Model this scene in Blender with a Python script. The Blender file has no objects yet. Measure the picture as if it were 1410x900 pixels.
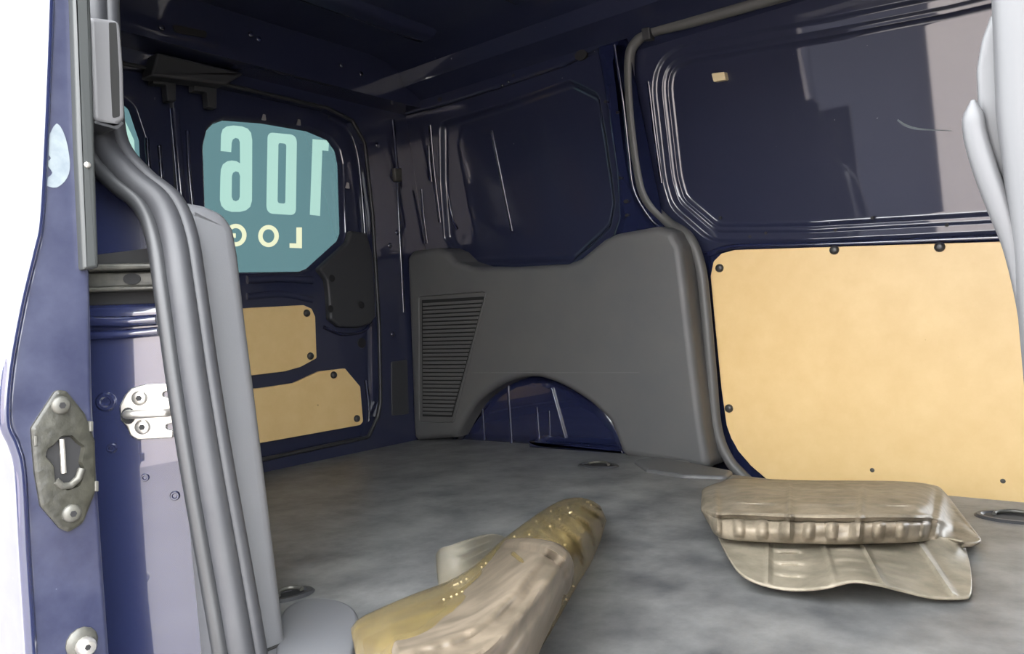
import bpy, bmesh, math, random
from mathutils import Vector, Matrix
random.seed(7)
PI = math.pi

# ---------------------------------------------------------------- camera
FPX = 1059.0
YAW, PITCH, ROLL = 0.67321, -0.00421, -0.05461
CAM = Vector((1.9009, -1.8079, 0.37))
_f = Vector((-math.sin(YAW)*math.cos(PITCH), math.cos(YAW)*math.cos(PITCH), math.sin(PITCH)))
_r0 = Vector((math.cos(YAW), math.sin(YAW), 0)); _u0 = _r0.cross(_f)
_r = math.cos(ROLL)*_r0 + math.sin(ROLL)*_u0
_u = -math.sin(ROLL)*_r0 + math.cos(ROLL)*_u0
sc = bpy.context.scene
cd = bpy.data.cameras.new('camera'); cam = bpy.data.objects.new('camera', cd)
sc.collection.objects.link(cam); sc.camera = cam
cd.sensor_width = 36; cd.lens = FPX/1410*36; cd.clip_start = 0.02; cd.clip_end = 200
cam.matrix_world = Matrix(((_r.x, _u.x, -_f.x, CAM.x), (_r.y, _u.y, -_f.y, CAM.y), (_r.z, _u.z, -_f.z, CAM.z), (0, 0, 0, 1)))

# ---------------------------------------------------------------- sky: plain overcast
w = bpy.data.worlds.new('overcast'); sc.world = w; w.use_nodes = True
bg = w.node_tree.nodes['Background']
bg.inputs[0].default_value = (0.95, 0.975, 1.0, 1); bg.inputs[1].default_value = 8.0
sc.view_settings.view_transform = 'Standard'; sc.view_settings.look = 'None'
sc.view_settings.gamma = 1; sc.view_settings.use_curve_mapping = False
sc.view_settings.exposure = 1.0

# ---------------------------------------------------------------- helpers
def ray(q):
    return (q[0]-705)/FPX*_r - (q[1]-450)/FPX*_u + _f
def onz(q, z):
    d = ray(q); return CAM + d*((z-CAM.z)/d.z)
def ony(q, y):
    d = ray(q); return CAM + d*((y-CAM.y)/d.y)
def onx(q, x):
    d = ray(q); return CAM + d*((x-CAM.x)/d.x)

class Fr:
    """a plane in the place: origin, two axes, normal towards the viewer's side"""
    def __init__(s, o, U, V, N):
        s.o, s.U, s.V, s.N = Vector(o), Vector(U).normalized(), Vector(V).normalized(), Vector(N).normalized()
    def uv(s, q, h=0.0):
        d = ray(q); o = s.o + s.N*h
        p = CAM + d*((o-CAM).dot(s.N)/d.dot(s.N))
        return ((p-s.o).dot(s.U), (p-s.o).dot(s.V))
    def px(s, qs, h=0.0): return [s.uv(q, h) for q in qs]
    def P(s, c, h=0.0): return s.o + s.U*c[0] + s.V*c[1] + s.N*h
    def up(s, h): return Fr(s.o + s.N*h, s.U, s.V, s.N)

def area(p): return sum(p[i][0]*p[(i+1) % len(p)][1]-p[(i+1) % len(p)][0]*p[i][1] for i in range(len(p)))/2
def ccw(p): return list(p) if area(p) > 0 else list(reversed(p))
def rnd(pts, r, n=6):
    """round the corners of a polygon; r number or list"""
    out = []; m = len(pts)
    for i in range(m):
        rr = r[i] if isinstance(r, (list, tuple)) else r
        p0, p, p1 = Vector(pts[i-1]), Vector(pts[i]), Vector(pts[(i+1) % m])
        a, b = p0-p, p1-p
        if rr <= 0 or a.length < 1e-6 or b.length < 1e-6: out.append(tuple(p)); continue
        ang = a.angle(b)
        if ang > PI-0.08: out.append(tuple(p)); continue
        t = min(rr/math.tan(ang/2), a.length*0.48, b.length*0.48)
        s, e = p + a.normalized()*t, p + b.normalized()*t
        for k in range(n+1):
            q = k/n
            out.append(tuple(s*(1-q)**2 + p*2*q*(1-q) + e*q*q))
    return out
def cat(pts, n=6, closed=False):
    """Catmull-Rom through points (any dimension)"""
    P = [Vector(p) for p in pts]; out = []; m = len(P)
    rng = range(m) if closed else range(m-1)
    for i in rng:
        p0 = P[i-1] if (closed or i > 0) else P[0]*2-P[1]
        p1, p2 = P[i], P[(i+1) % m]
        p3 = P[(i+2) % m] if (closed or i+2 < m) else P[-1]*2-P[-2]
        for k in range(n):
            t = k/n
            out.append(0.5*((2*p1)+(p2-p0)*t+(2*p0-5*p1+4*p2-p3)*t*t+(3*p1-p0-3*p2+p3)*t**3))
    if not closed: out.append(P[-1])
    return out
def resample(pts, n):
    P = [Vector(p) for p in pts]; L = [0]
    for a, b in zip(P, P[1:]): L.append(L[-1]+(b-a).length)
    out = []; j = 0
    for k in range(n+1):
        d = L[-1]*k/n
        while j < len(P)-2 and L[j+1] < d: j += 1
        t = (d-L[j])/max(L[j+1]-L[j], 1e-9); out.append(P[j].lerp(P[j+1], min(max(t, 0), 1)))
    return out
def inset(p, d):
    if abs(d) < 1e-9: return list(p)
    m = len(p); out = []
    for i in range(m):
        a, b, c = Vector(p[i-1]), Vector(p[i]), Vector(p[(i+1) % m])
        e1, e2 = (b-a), (c-b)
        if e1.length < 1e-7: e1 = e2
        if e2.length < 1e-7: e2 = e1
        e1.normalize(); e2.normalize()
        n1, n2 = Vector((-e1.y, e1.x)), Vector((-e2.y, e2.x))
        n = n1+n2
        if n.length < 1e-4: n = n1
        n.normalize(); k = max(n.dot(n1), 0.5)
        q = b+n*(d/k); out.append((q.x, q.y))
    return out

MAT = {}
def finish(name, bm, mat, parent=None, smooth=35, wn=True, recalc=True, merge=0):
    if merge: bmesh.ops.remove_doubles(bm, verts=bm.verts, dist=merge)
    if recalc: bmesh.ops.recalc_face_normals(bm, faces=bm.faces)
    me = bpy.data.meshes.new(name); bm.to_mesh(me); bm.free()
    me.materials.append(MAT[mat])
    if smooth:
        me.polygons.foreach_set('use_smooth', [True]*len(me.polygons))
        me.set_sharp_from_angle(angle=math.radians(smooth))
    o = bpy.data.objects.new(name, me); sc.collection.objects.link(o)
    if smooth and wn:
        m = o.modifiers.new('weighted', 'WEIGHTED_NORMAL'); m.keep_sharp = True
    if parent: o.parent = parent
    return o
def tag(o, label=None, cat=None, group=None, kind=None):
    if label: o['label'] = label
    if cat: o['category'] = cat
    if group: o['group'] = group
    if kind: o['kind'] = kind
    return o
def empty(name, loc, label, cat, group=None, kind=None):
    o = bpy.data.objects.new(name, None); sc.collection.objects.link(o); o.location = loc
    o.empty_display_size = 0.05
    return tag(o, label, cat, group, kind)
def adopt(parent, *objs):
    inv = Matrix.Translation(-Vector(parent.location)) if parent.parent is None and parent.type == 'EMPTY' else None
    for o in objs:
        o.parent = parent
        if inv: o.matrix_parent_inverse = inv
    return objs[0]

def ring(bm, fr, pts, h): return [bm.verts.new(fr.P(p, h)) for p in pts]
def bridge(bm, a, b):
    m = len(a)
    for i in range(m):
        j = (i+1) % m
        try: bm.faces.new((a[i], a[j], b[j], b[i]))
        except ValueError: pass
def fill(bm, loops):
    if len(loops) == 1:
        f = bm.faces.new(loops[0]); f.normal_update()
        if len(loops[0]) > 4: bmesh.ops.triangulate(bm, faces=[f], quad_method='BEAUTY', ngon_method='EAR_CLIP')
        return
    es = []
    for lp in loops:
        for i in range(len(lp)):
            a, b = lp[i], lp[(i+1) % len(lp)]
            e = bm.edges.get((a, b)) or bm.edges.new((a, b)); es.append(e)
    bmesh.ops.triangle_fill(bm, use_beauty=True, use_dissolve=False, edges=es)
def profile_shape(bm, fr, pts, prof, back=None, cap=True):
    """rings of an outline (inset, height); last ring filled; back = height of closed back or None"""
    pts = ccw(pts); prev = None
    if back is not None:
        prev = ring(bm, fr, pts, back); fill(bm, [prev])
    for ins, h in prof:
        r = ring(bm, fr, inset(pts, ins), h)
        if prev: bridge(bm, prev, r)
        prev = r
    if cap: fill(bm, [prev])
    return prev
def slab(name, fr, pts, h, bev, mat, parent=None, base=0.0, n=3, **k):
    """a solid plate on a plane: from height base to h, rounded front edge"""
    bm = bmesh.new()
    prof = [(0, h-bev)] if bev else [(0, h)]
    if bev:
        for i in range(1, n+1):
            a = i/n*PI/2; prof.append((bev*(1-math.cos(a)), h-bev+bev*math.sin(a)))
    profile_shape(bm, fr, pts, prof, back=base)
    return finish(name, bm, mat, parent, **k)
def box(bm, lo, hi):
    x0, y0, z0 = lo; x1, y1, z1 = hi
    v = [bm.verts.new(p) for p in ((x0,y0,z0),(x1,y0,z0),(x1,y1,z0),(x0,y1,z0),(x0,y0,z1),(x1,y0,z1),(x1,y1,z1),(x0,y1,z1))]
    for f in ((0,3,2,1),(4,5,6,7),(0,1,5,4),(1,2,6,5),(2,3,7,6),(3,0,4,7)): bm.faces.new([v[i] for i in f])
def tube_bm(bm, pts, ra, rb=None, side=None, n=10, cap=True, radf=None):
    """sweep an ellipse (ra along 'side', rb across) along a path"""
    rb = rb or ra; P = [Vector(p) for p in pts]; prev = None; side = Vector(side) if side else None
    for i, p in enumerate(P):
        t = (P[min(i+1, len(P)-1)]-P[max(i-1, 0)]).normalized()
        s = side if side else (t.orthogonal() if prev is None else s0)
        s = (s - t*s.dot(t)).normalized(); s0 = s
        b = t.cross(s); k = radf(i/(len(P)-1)) if radf else 1
        r = [bm.verts.new(p + (s*math.cos(a)*ra + b*math.sin(a)*rb)*k) for a in [2*PI*j/n for j in range(n)]]
        if prev: bridge(bm, prev, r)
        elif cap: bm.faces.new(r)
        prev = r
    if cap: bm.faces.new(prev)
def tube(name, pts, ra, mat, parent=None, rb=None, side=None, n=10, radf=None):
    bm = bmesh.new(); tube_bm(bm, pts, ra, rb, side, n, True, radf)
    return finish(name, bm, mat, parent, smooth=50, wn=False)
def sweep_x(name, prof, x0, x1, mat, parent=None, nx=1, smooth=35):
    """profile of (y,z) drawn along x"""
    bm = bmesh.new(); prev = None
    for i in range(nx+1):
        x = x0+(x1-x0)*i/nx
        r = [bm.verts.new((x, y, z)) for y, z in prof]
        if prev:
            for a in range(len(r)-1): bm.faces.new((prev[a], prev[a+1], r[a+1], r[a]))
        prev = r
    return finish(name, bm, mat, parent, smooth=smooth)
def disc_pts(c, rx, ry=None, n=16, a0=0):
    ry = ry or rx
    return [(c[0]+rx*math.cos(a0+2*PI*i/n), c[1]+ry*math.sin(a0+2*PI*i/n)) for i in range(n)]
def button(name, fr, c, r, h, mat, parent=None, n=14):
    bm = bmesh.new()
    profile_shape(bm, fr, disc_pts(c, r, n=n), [(0, h*.35), (r*.12, h*.7), (r*.35, h*.95), (r*.7, h)], back=0)
    return finish(name, bm, mat, parent)

# ---------------------------------------------------------------- materials
def mat(name, col, rough=0.5, metal=0, coat=0, coat_rough=0.03, spec=0.5, noise=None, bump=None, wear=None, nr=(.32, .7)):
    """noise=(scale, colour2, amount[, detail]) ; bump=(scale, strength) ; wear=(scale, colour, threshold)"""
    m = bpy.data.materials.new(name); m.use_nodes = True; nt = m.node_tree; N = nt.nodes; L = nt.links
    b = N['Principled BSDF']
    b.inputs['Base Color'].default_value = (*col, 1); b.inputs['Roughness'].default_value = rough
    b.inputs['Metallic'].default_value = metal; b.inputs['Coat Weight'].default_value = coat
    b.inputs['Coat IOR'].default_value = 1.6; b.inputs['Coat Roughness'].default_value = coat_rough; b.inputs['Specular IOR Level'].default_value = spec
    tc = N.new('ShaderNodeNewGeometry'); pos = tc.outputs['Position']; cur = None
    if noise:
        t = N.new('ShaderNodeTexNoise'); t.inputs['Scale'].default_value = noise[0]; t.inputs['Detail'].default_value = noise[3] if len(noise) > 3 else 6
        t.inputs['Roughness'].default_value = 0.65
        L.new(pos, t.inputs['Vector'])
        r = N.new('ShaderNodeMapRange'); r.inputs[1].default_value = nr[0]; r.inputs[2].default_value = nr[1]; r.inputs[3].default_value = 0; r.inputs[4].default_value = noise[2]
        L.new(t.outputs['Fac'], r.inputs[0])
        x = N.new('ShaderNodeMix'); x.data_type = 'RGBA'; x.inputs['A'].default_value = (*col, 1); x.inputs['B'].default_value = (*noise[1], 1)
        L.new(r.outputs[0], x.inputs['Factor']); cur = x.outputs['Result']
    if wear:
        t = N.new('ShaderNodeTexNoise'); t.inputs['Scale'].default_value = wear[0]; t.inputs['Detail'].default_value = 3
        L.new(pos, t.inputs['Vector'])
        r = N.new('ShaderNodeMapRange'); r.inputs[1].default_value = wear[2]; r.inputs[2].default_value = wear[2]+.03
        L.new(t.outputs['Fac'], r.inputs[0])
        x = N.new('ShaderNodeMix'); x.data_type = 'RGBA'; x.inputs['A'].default_value = (*col, 1); x.inputs['B'].default_value = (*wear[1], 1)
        if cur: L.new(cur, x.inputs['A'])
        L.new(r.outputs[0], x.inputs['Factor']); cur = x.outputs['Result']
    if cur: L.new(cur, b.inputs['Base Color'])
    if bump:
        t = N.new('ShaderNodeTexNoise'); t.inputs['Scale'].default_value = bump[0]; t.inputs['Detail'].default_value = 4
        L.new(pos, t.inputs['Vector'])
        k = N.new('ShaderNodeBump'); k.inputs['Strength'].default_value = bump[1]; k.inputs['Distance'].default_value = 0.002
        L.new(t.outputs['Fac'], k.inputs['Height']); L.new(k.outputs[0], b.inputs['Normal'])
    MAT[name] = m; return m
def film(name, col, gloss=0.05):
    m = bpy.data.materials.new(name); m.use_nodes = True; nt = m.node_tree; N = nt.nodes; L = nt.links
    N.remove(N['Principled BSDF']); out = N['Material Output']
    t = N.new('ShaderNodeBsdfTranslucent'); t.inputs[0].default_value = (*col, 1)
    g = N.new('ShaderNodeBsdfGlossy'); g.inputs['Roughness'].default_value = 0.05
    f = N.new('ShaderNodeFresnel'); f.inputs[0].default_value = 1.4
    x = N.new('ShaderNodeMixShader'); L.new(f.outputs[0], x.inputs[0]); L.new(t.outputs[0], x.inputs[1]); L.new(g.outputs[0], x.inputs[2])
    L.new(x.outputs[0], out.inputs[0]); MAT[name] = m
def clear(name, col, opac, rough=0.3, dirt=(14, (0.3, 0.24, 0.16), 0.5), oscale=9):
    m = mat(name, col, rough, noise=dirt, bump=(30, .06), spec=.3, nr=(.38, .64)); nt = m.node_tree; N = nt.nodes; L = nt.links
    b = N['Principled BSDF']; out = N['Material Output']
    tr = N.new('ShaderNodeBsdfTransparent'); tr.inputs[0].default_value = (0.95, 0.92, 0.84, 1)
    x = N.new('ShaderNodeMixShader'); geo = N.new('ShaderNodeNewGeometry')
    t = N.new('ShaderNodeTexNoise'); t.inputs['Scale'].default_value = oscale; t.inputs['Detail'].default_value = 5
    L.new(geo.outputs['Position'], t.inputs['Vector'])
    r = N.new('ShaderNodeMapRange'); r.inputs[1].default_value = .3; r.inputs[2].default_value = .7; r.inputs[3].default_value = opac[0]; r.inputs[4].default_value = opac[1]
    L.new(t.outputs['Fac'], r.inputs[0]); L.new(r.outputs[0], x.inputs[0])
    L.new(tr.outputs[0], x.inputs[1]); L.new(b.outputs[0], x.inputs[2]); L.new(x.outputs[0], out.inputs[0])
mat('navy', (0.015, 0.0185, 0.042), 0.5, coat=1, coat_rough=0.03, noise=(5, (0.019, 0.022, 0.046), .8), bump=(9, .22), wear=(55, (0.2, 0.2, 0.22), .77), spec=.15)
mat('navy_dusty', (0.010, 0.0125, 0.036), 0.42, coat=.4, coat_rough=0.12, noise=(22, (0.032, 0.036, 0.066), .9, 10), wear=(38, (0.25, 0.26, 0.3), .73), bump=(12, .08))
mat('navy_gloss', (0.010, 0.0135, 0.042), 0.25, coat=1, coat_rough=0.02, bump=(9, .12))
mat('trim', (0.076, 0.077, 0.079), 0.5, noise=(6, (0.094, 0.092, 0.088), .7), bump=(900, .12))
mat('trim_dark', (0.03, 0.031, 0.034), 0.5, bump=(600, .1))
mat('slot', (0.008, 0.008, 0.008), 0.8)
mat('pillar_grey', (0.088, 0.091, 0.098), 0.5, noise=(5, (0.10, 0.10, 0.106), .6), bump=(900, .1))
mat('rubber', (0.02, 0.021, 0.023), 0.45, bump=(200, .1))
mat('rubber_grey', (0.024, 0.025, 0.029), 0.55, noise=(20, (0.034, 0.035, 0.038), .6))
mat('guard', (0.028, 0.031, 0.031), .5)
mat('grip_grey', (0.125, 0.125, 0.13), .5)
mat('rubber_far', (0.085, 0.085, 0.082), 0.5)
mat('floor', (0.05, 0.052, 0.055), 0.42, noise=(9, (0.20, 0.20, 0.195), .9, 14), wear=(140, (.32, .31, .28), .77), bump=(45, .35))
mat('step', (0.085, 0.085, 0.087), 0.5, noise=(7, (0.14, 0.14, 0.135), .7))
mat('ply', (0.66, 0.46, 0.205), 0.42, noise=(16, (0.72, 0.52, 0.25), .8), wear=(30, (.42, .27, .11), .76), bump=(250, .05))
mat('clip', (0.03, 0.03, 0.03), 0.35)
mat('steel', (0.62, 0.60, 0.56), 0.32, metal=.85, noise=(40, (0.5, 0.47, 0.42), .5))
mat('steel_dark', (0.06, 0.06, 0.055), 0.45, metal=.4, noise=(60, (0.13, 0.125, 0.105), .7))
mat('grease', (0.012, 0.012, 0.009), 0.4, noise=(60, (0.045, 0.044, 0.034), .8, 10), bump=(80, .5))
mat('white_wear', (0.17, 0.20, 0.21), 0.6, noise=(60, (0.09, 0.11, 0.14), .7))
mat('amber', (0.72, 0.6, 0.36), 0.35)
mat('pale_plastic', (0.055, 0.056, 0.059), 0.55, noise=(5, (0.062, 0.062, 0.065), .5))
mat('ground', (0.23, 0.21, 0.195), 0.9, noise=(3, (0.29, 0.27, 0.25), .8), bump=(30, .4))
mat('added_wall', (0.72, 0.63, 0.6), 0.9, noise=(2, (0.77, 0.68, 0.65), .6))
mat('added_gate', (0.042, 0.043, 0.06), 0.6)
mat('black_hole', (0.006, 0.006, 0.007), 0.7)
film('film_teal', (0.015, 0.029, 0.031)); film('film_mint', (0.052, 0.082, 0.072)); film('film_cream', (0.10, 0.103, 0.07))
clear('plastic_tan', (0.29, 0.255, 0.195), (.66, .95), 0.42, (26, (0.175, 0.155, 0.115), .9))
clear('plastic_yellow', (0.19, 0.145, 0.06), (.55, .75), 0.2, (24, (0.115, 0.085, 0.04), .8))
clear('plastic_brown', (0.25, 0.21, 0.155), (.80, .98), 0.45, (32, (0.125, 0.105, 0.075), .9))
clear('plastic_dirty', (0.125, 0.10, 0.073), (.84, .98), 0.42, (30, (0.065, 0.053, 0.038), .9))
clear('plastic_clear', (0.36, 0.35, 0.31), (.10, .24), 0.12)

# ---------------------------------------------------------------- the place: main planes
YW = 0.10                  # far side wall at belt height
LEAN = 0.135
ZB = 0.50
XR = 0.0                   # inner face of the rear doors
ZC = 1.215
XF = 2.06                  # bulkhead
YN = -1.37                 # near door opening
_ua = math.atan(LEAN)
FV = Fr((0, YW, 0), (1, 0, 0), (0, 0, 1), (0, -1, 0))
FU = Fr((0, YW, ZB), (1, 0, 0), (0, -math.sin(_ua), math.cos(_ua)), (0, -math.cos(_ua), -math.sin(_ua)))
FRr = Fr((XR, 0, 0), (0, 1, 0), (0, 0, 1), (1, 0, 0))
FT = Fr((0, -0.02, 0), (1, 0, 0), (0, 0, 1), (0, -1, 0))     # face of the side trim
def ywall(z): return YW - max(0, z-ZB)*LEAN

# ground outside
bm = bmesh.new(); s = 40
v = [bm.verts.new(p) for p in ((-s, -s, -.62), (s, -s, -.62), (s, s, -.62), (-s, s, -.62))]; bm.faces.new(v)
_g = tag(finish('ground', bm, 'ground', smooth=0), 'pale concrete ground outside the van', 'ground', kind='structure')

bm = bmesh.new(); box(bm, (.62, -6.4, -.62), (9, -6.0, 1.35)); box(bm, (.62, -6.45, 1.35), (9, -5.95, 1.42))  # unseen wall, added to give the blanked window its brownish reflection
tag(finish('reflection_wall', bm, 'added_wall', smooth=0), 'unseen brownish wall added for its reflection in the blanked window', 'wall', kind='structure')
yg = empty('reflection_boards', (-3, -6.2, -.62), 'unseen dark boards added to keep part of the window reflection dark', 'added_gate', kind='structure')  # unseen boards, added for the dark part of that reflection
for k in range(9):
    bm = bmesh.new(); box(bm, (-9+k*1.07, -6.3, -.62), (-9+k*1.07+1.06, -6.22, 1.35)); adopt(yg, finish('board', bm, 'added_gate', smooth=0))

# ---- floor: rubber mat cut back along both door steps
XS = 1.13
fl = [(-0.01, YW-.02), (.93, YW-.02), (1.00, 0.02), (1.06, -.06), (1.16, -.125), (1.30, -.142), (1.75, -.158), (XF, -.165), (XF, -1.19), (1.35, -1.19), (1.18, -1.21), (1.10, -1.27), (1.0, -1.33), (-.01, -1.33)]
fl = rnd(fl, .05)
FZ = Fr((0, 0, 0), (1, 0, 0), (0, 1, 0), (0, 0, 1))
floor = slab('floor', FZ, fl, 0.0, .012, 'floor', base=-.03)
tag(floor, 'worn dark grey rubber floor of the cargo bay, dusty and scuffed', 'floor', kind='structure')
# step wells
def stepwell(y0, y1, yo):
    bm = bmesh.new()
    box(bm, (1.0, min(y0, yo), -.24), (XF, max(y0, yo), -.20))
    return bm
tag(finish('trim_1', stepwell(-.15, 0, .2), 'step', smooth=0), 'grey door step well under the far sliding door', 'step', kind='structure')
tag(finish('trim_2', stepwell(-1.2, 0, -1.40), 'step', smooth=0), 'grey door step well at the open side doorway', 'step', kind='structure')
bm = bmesh.new(); box(bm, (-.05, -1.5, -.3), (XF, .25, -.245)); box(bm, (-.05, -1.40, -.245), (1.02, .2, -.031)); box(bm, (1.02, -1.15, -.245), (XF, -.17, -.031))
tag(finish('trim_3', bm, 'navy', smooth=0), 'navy painted underfloor of the van body', 'underbody', kind='structure')

# ---------------------------------------------------------------- far side wall: quarter section
wl = empty('wall_left', (0.4, YW, 0), 'navy painted side wall of the van beside the rear doors', 'wall', kind='structure')
def V2(l): return [tuple(p) for p in l]
bm = bmesh.new()
seal_up = [(888, 42), (874, 56), (872, 78), (876, 150), (884, 233), (896, 280), (921, 311), (950, 330)]
rightside = FU.px(seal_up)
outer = [(-.06, -.12)] + [(rightside[-1][0], -.12)] + rightside[::-1] + [(rightside[0][0], .66), (-.06, .66)]
outer = ccw(outer)
rec = ccw(rnd(FU.px([(603, 168), (690, 141), (785, 108), (826, 128), (838, 200), (849, 280), (842, 315), (790, 363), (640, 365), (610, 330), (604, 250)]), .035, 7))
lo = ring(bm, FU, outer, 0); li = ring(bm, FU, rec, 0); fill(bm, [lo, li])
prev = li
for ins, h in [(.003, -.0008), (.007, -.004), (.010, -.009), (.014, -.016), (.019, -.020), (.024, -.022), (.027, -.022), (.031, -.022)]:
    r = ring(bm, FU, inset(rec, ins), h); bridge(bm, prev, r); prev = r
fill(bm, [prev])
adopt(wl, finish('quarter_panel', bm, 'navy', merge=1e-6))
# pressed rib in the blanked window and beads at its rear edge
FUr = FU.up(-.022)
def bead(fr, qs, ra, rb, m, parent, name='bead', n=10):
    pts = [fr.P(c, .0) for c in fr.px(qs)]
    return adopt(parent, tube(name, cat(pts, 6), ra, m, rb=rb, side=fr.N))
bead(FUr, [(677, 180), (690, 245), (705, 318)], .004, .006, 'navy_gloss', wl, 'rib')
bead(FUr, [(611, 200), (616, 270), (622, 300), (630, 316)], .004, .007, 'navy_gloss', wl, 'rib')
bead(FU, [(592, 172), (598, 240), (606, 306)], .006, .008, 'navy_gloss', wl, 'rib')
# centre pillar flange next to the sliding door seal
pil = FU.px([(824, 60), (833, 110), (842, 170), (852, 240), (855, 300), (842, 335), (930, 335), (915, 316), (893, 300), (874, 262), (866, 215), (858, 140), (850, 85), (858, 40), (868, 30), (850, 30), (832, 42)])
adopt(wl, slab('pillar_flange', FU, rnd(pil, .012), .014, .007, 'navy_gloss', base=-.002))
bead(FU.up(.012), [(846, 62), (858, 140), (866, 212), (873, 262), (895, 300), (912, 316)], .004, .005, 'navy_gloss', wl)
# upper side rail with access holes
rail = FU.px([(560, 118), (600, 112), (720, 78), (838, 40), (836, 62), (780, 92), (690, 122), (600, 150), (560, 160)])
adopt(wl, slab('side_rail', FU, rnd(rail, .012), .02, .008, 'navy', base=-.002))
for c, rr in (((607, 137), .010), ((671, 100), .009), ((801, 76), .02), ((708, 104), .006), ((835, 140), .006), ((851, 155), .005), ((855, 245), .005), ((864, 296), .006), ((863, 277), .008)):
    cc = FU.uv(c, .015); adopt(wl, slab('access_hole', FU.up(.0145), disc_pts(cc, rr, rr*.7, 12), .0065, .001, 'black_hole', base=-.001))
for c in ((692, 118), (700, 113), (619, 98), (563, 148), (716, 38), (800, 32)):
    p = FU.P(FU.uv(c, .02), .02); bm = bmesh.new(); bmesh.ops.create_icosphere(bm, subdivisions=1, radius=.006, matrix=Matrix.Translation(p))
    adopt(wl, finish('plug', bm, 'navy_gloss', smooth=60, wn=False))
# rear corner post, between doors and trim
FP = Fr((0.05, 0, 0), (0, 1, 0), (0, 0, 1), (1, 0, 0))
cp = sweep_x('corner_post', [(YW+.03, -.05), (YW+.03, 1.2)], -.05, 1.2, 'navy'); adopt(wl, cp)
bm = bmesh.new(); box(bm, (.85, YW+.035, -.28), (1.30, YW+.06, .25)); adopt(wl, finish('sill_panel', bm, 'navy', smooth=0))
bead(Fr((0, YW-.015, 0), (1, 0, 0), (0, 0, 1), (0, -1, 0)), [(551, 160), (556, 300), (562, 450), (567, 604)], .006, .009, 'navy_gloss', wl, 'seam_bead')
for q0, q1 in (((580, 260), (588, 335)), ((572, 280), (575, 345)), ((590, 200), (594, 250))):
    bead(FU, [q0, ((q0[0]+q1[0])/2-1, (q0[1]+q1[1])/2), q1], .005, .007, 'navy_gloss', wl)

# ---------------------------------------------------------------- far sliding door (shut)
d1 = empty('door_1', (1.5, YW+.03, -.1), 'closed navy sliding door on the far side, upper half a blanked window', 'door', kind='structure')
FD1 = FU.up(-.022)
st1 = ccw(rnd(FD1.px([(890, 68), (911, 250), (922, 287), (977, 335), (1120, 336), (1394, 324), (1560, 318), (1560, -75), (1304, -12), (1140, 22)]), [.12, .3, .1, .1, .3, .3, .09, .09, .3, .3], 10))
out1 = ccw([FD1.uv(q) for q in [(858, 15), (860, 90), (872, 240), (885, 285), (925, 330), (970, 352), (1580, 330), (1580, -110)]])
bm = bmesh.new(); prev = ring(bm, FD1, inset(st1, -.085), 0)
for ins, h in [(0, 0), (.003, -.0008), (.007, -.004), (.010, -.007), (.014, -.008), (.026, -.008), (.0285, -.0088), (.032, -.012), (.036, -.013), (.041, -.013), (.0435, -.014), (.0475, -.019), (.053, -.021), (.058, -.021), (.064, -.021)]:
    r = ring(bm, FD1, inset(st1, ins), h); bridge(bm, prev, r); prev = r
fill(bm, [prev]); adopt(d1, finish('upper_panel', bm, 'navy', merge=1e-6))
bead(FD1, [(893, 112), (901, 180), (911, 252)], .004, .005, 'navy_gloss', d1, 'edge_strip')
low = FV.px([(955, 346), (968, 400), (982, 500), (988, 590), (1000, 640), (1040, 690), (1060, 790), (1500, 790), (1480, 328), (1100, 337)], -.01)
adopt(d1, slab('lower_panel', FV.up(-.04), rnd(low, [.02, 0, 0, .1, .1, .1, 0, 0, 0, 0]), .03, .012, 'navy_gloss', base=0))
bead(FV.up(-.006), [(975, 350), (1010, 340), (1120, 337), (1400, 326), (1480, 323)], .006, .008, 'navy_gloss', d1)
for c in ((1031, 326), (1053, 321), (1149, 317), (1303, 310), (1200, 300), (990, 300)):
    cc = FD1.uv(c); adopt(d1, slab('drain_hole', FD1.up(-.009), disc_pts(cc, .004, n=8), .003, 0, 'black_hole', base=-.003))

# plywood panel on that door
def clipset(parent, fr, qs, r=.011):
    for q in qs: adopt(parent, button('clip', fr, fr.uv(q), r, .009, 'clip'))
pw = empty('plywood_panel', (1.45, YW-.015, -.05), 'large pale plywood panel lining the lower half of the far sliding door', 'panel')
FPW = FV.up(.006)
ply = FPW.px([(980, 380), (984, 360), (995, 349), (1013, 344), (1400, 332), (1440, 331), (1470, 760), (1120, 720), (1085, 684), (1056, 658), (1035, 640), (1018, 620), (1008, 602), (1002, 585), (995, 536), (987, 456)])
adopt(pw, slab('board', FPW, rnd(ply, .01, 3), .008, .002, 'ply', base=0))
clipset(pw, FPW.up(.008), [(991, 369), (1149, 344), (1294, 340), (1004, 562)])
for q in ((1201, 647), (1381, 662)): adopt(pw, button('screw', FPW.up(.008), FPW.up(.008).uv(q), .005, .002, 'steel_dark'))

# small amber clip and curled white scratch on the blanked window
FW1 = FD1.up(-.021)
ac = slab('plastic_tag', FW1.up(.012), rnd(FW1.up(.016).px([(980, 101), (998, 99), (1000, 110), (983, 113)]), .003, 3), .008, .002, 'amber', base=-.012)
tag(ac, 'small cream plastic tag stuck at the top of the blanked window', 'tag')
sp = [FW1.P(c, .0012) for c in FW1.px([(1236, 165), (1246, 172), (1262, 177), (1285, 179), (1310, 180)])]
adopt(d1, tube('scratch', cat(sp, 5), .002, 'white_wear', rb=.0006, side=(0, 0, 1), n=6, radf=lambda t: .5+.9*math.sin(PI*min(1, t*1.1+.15))))

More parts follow.
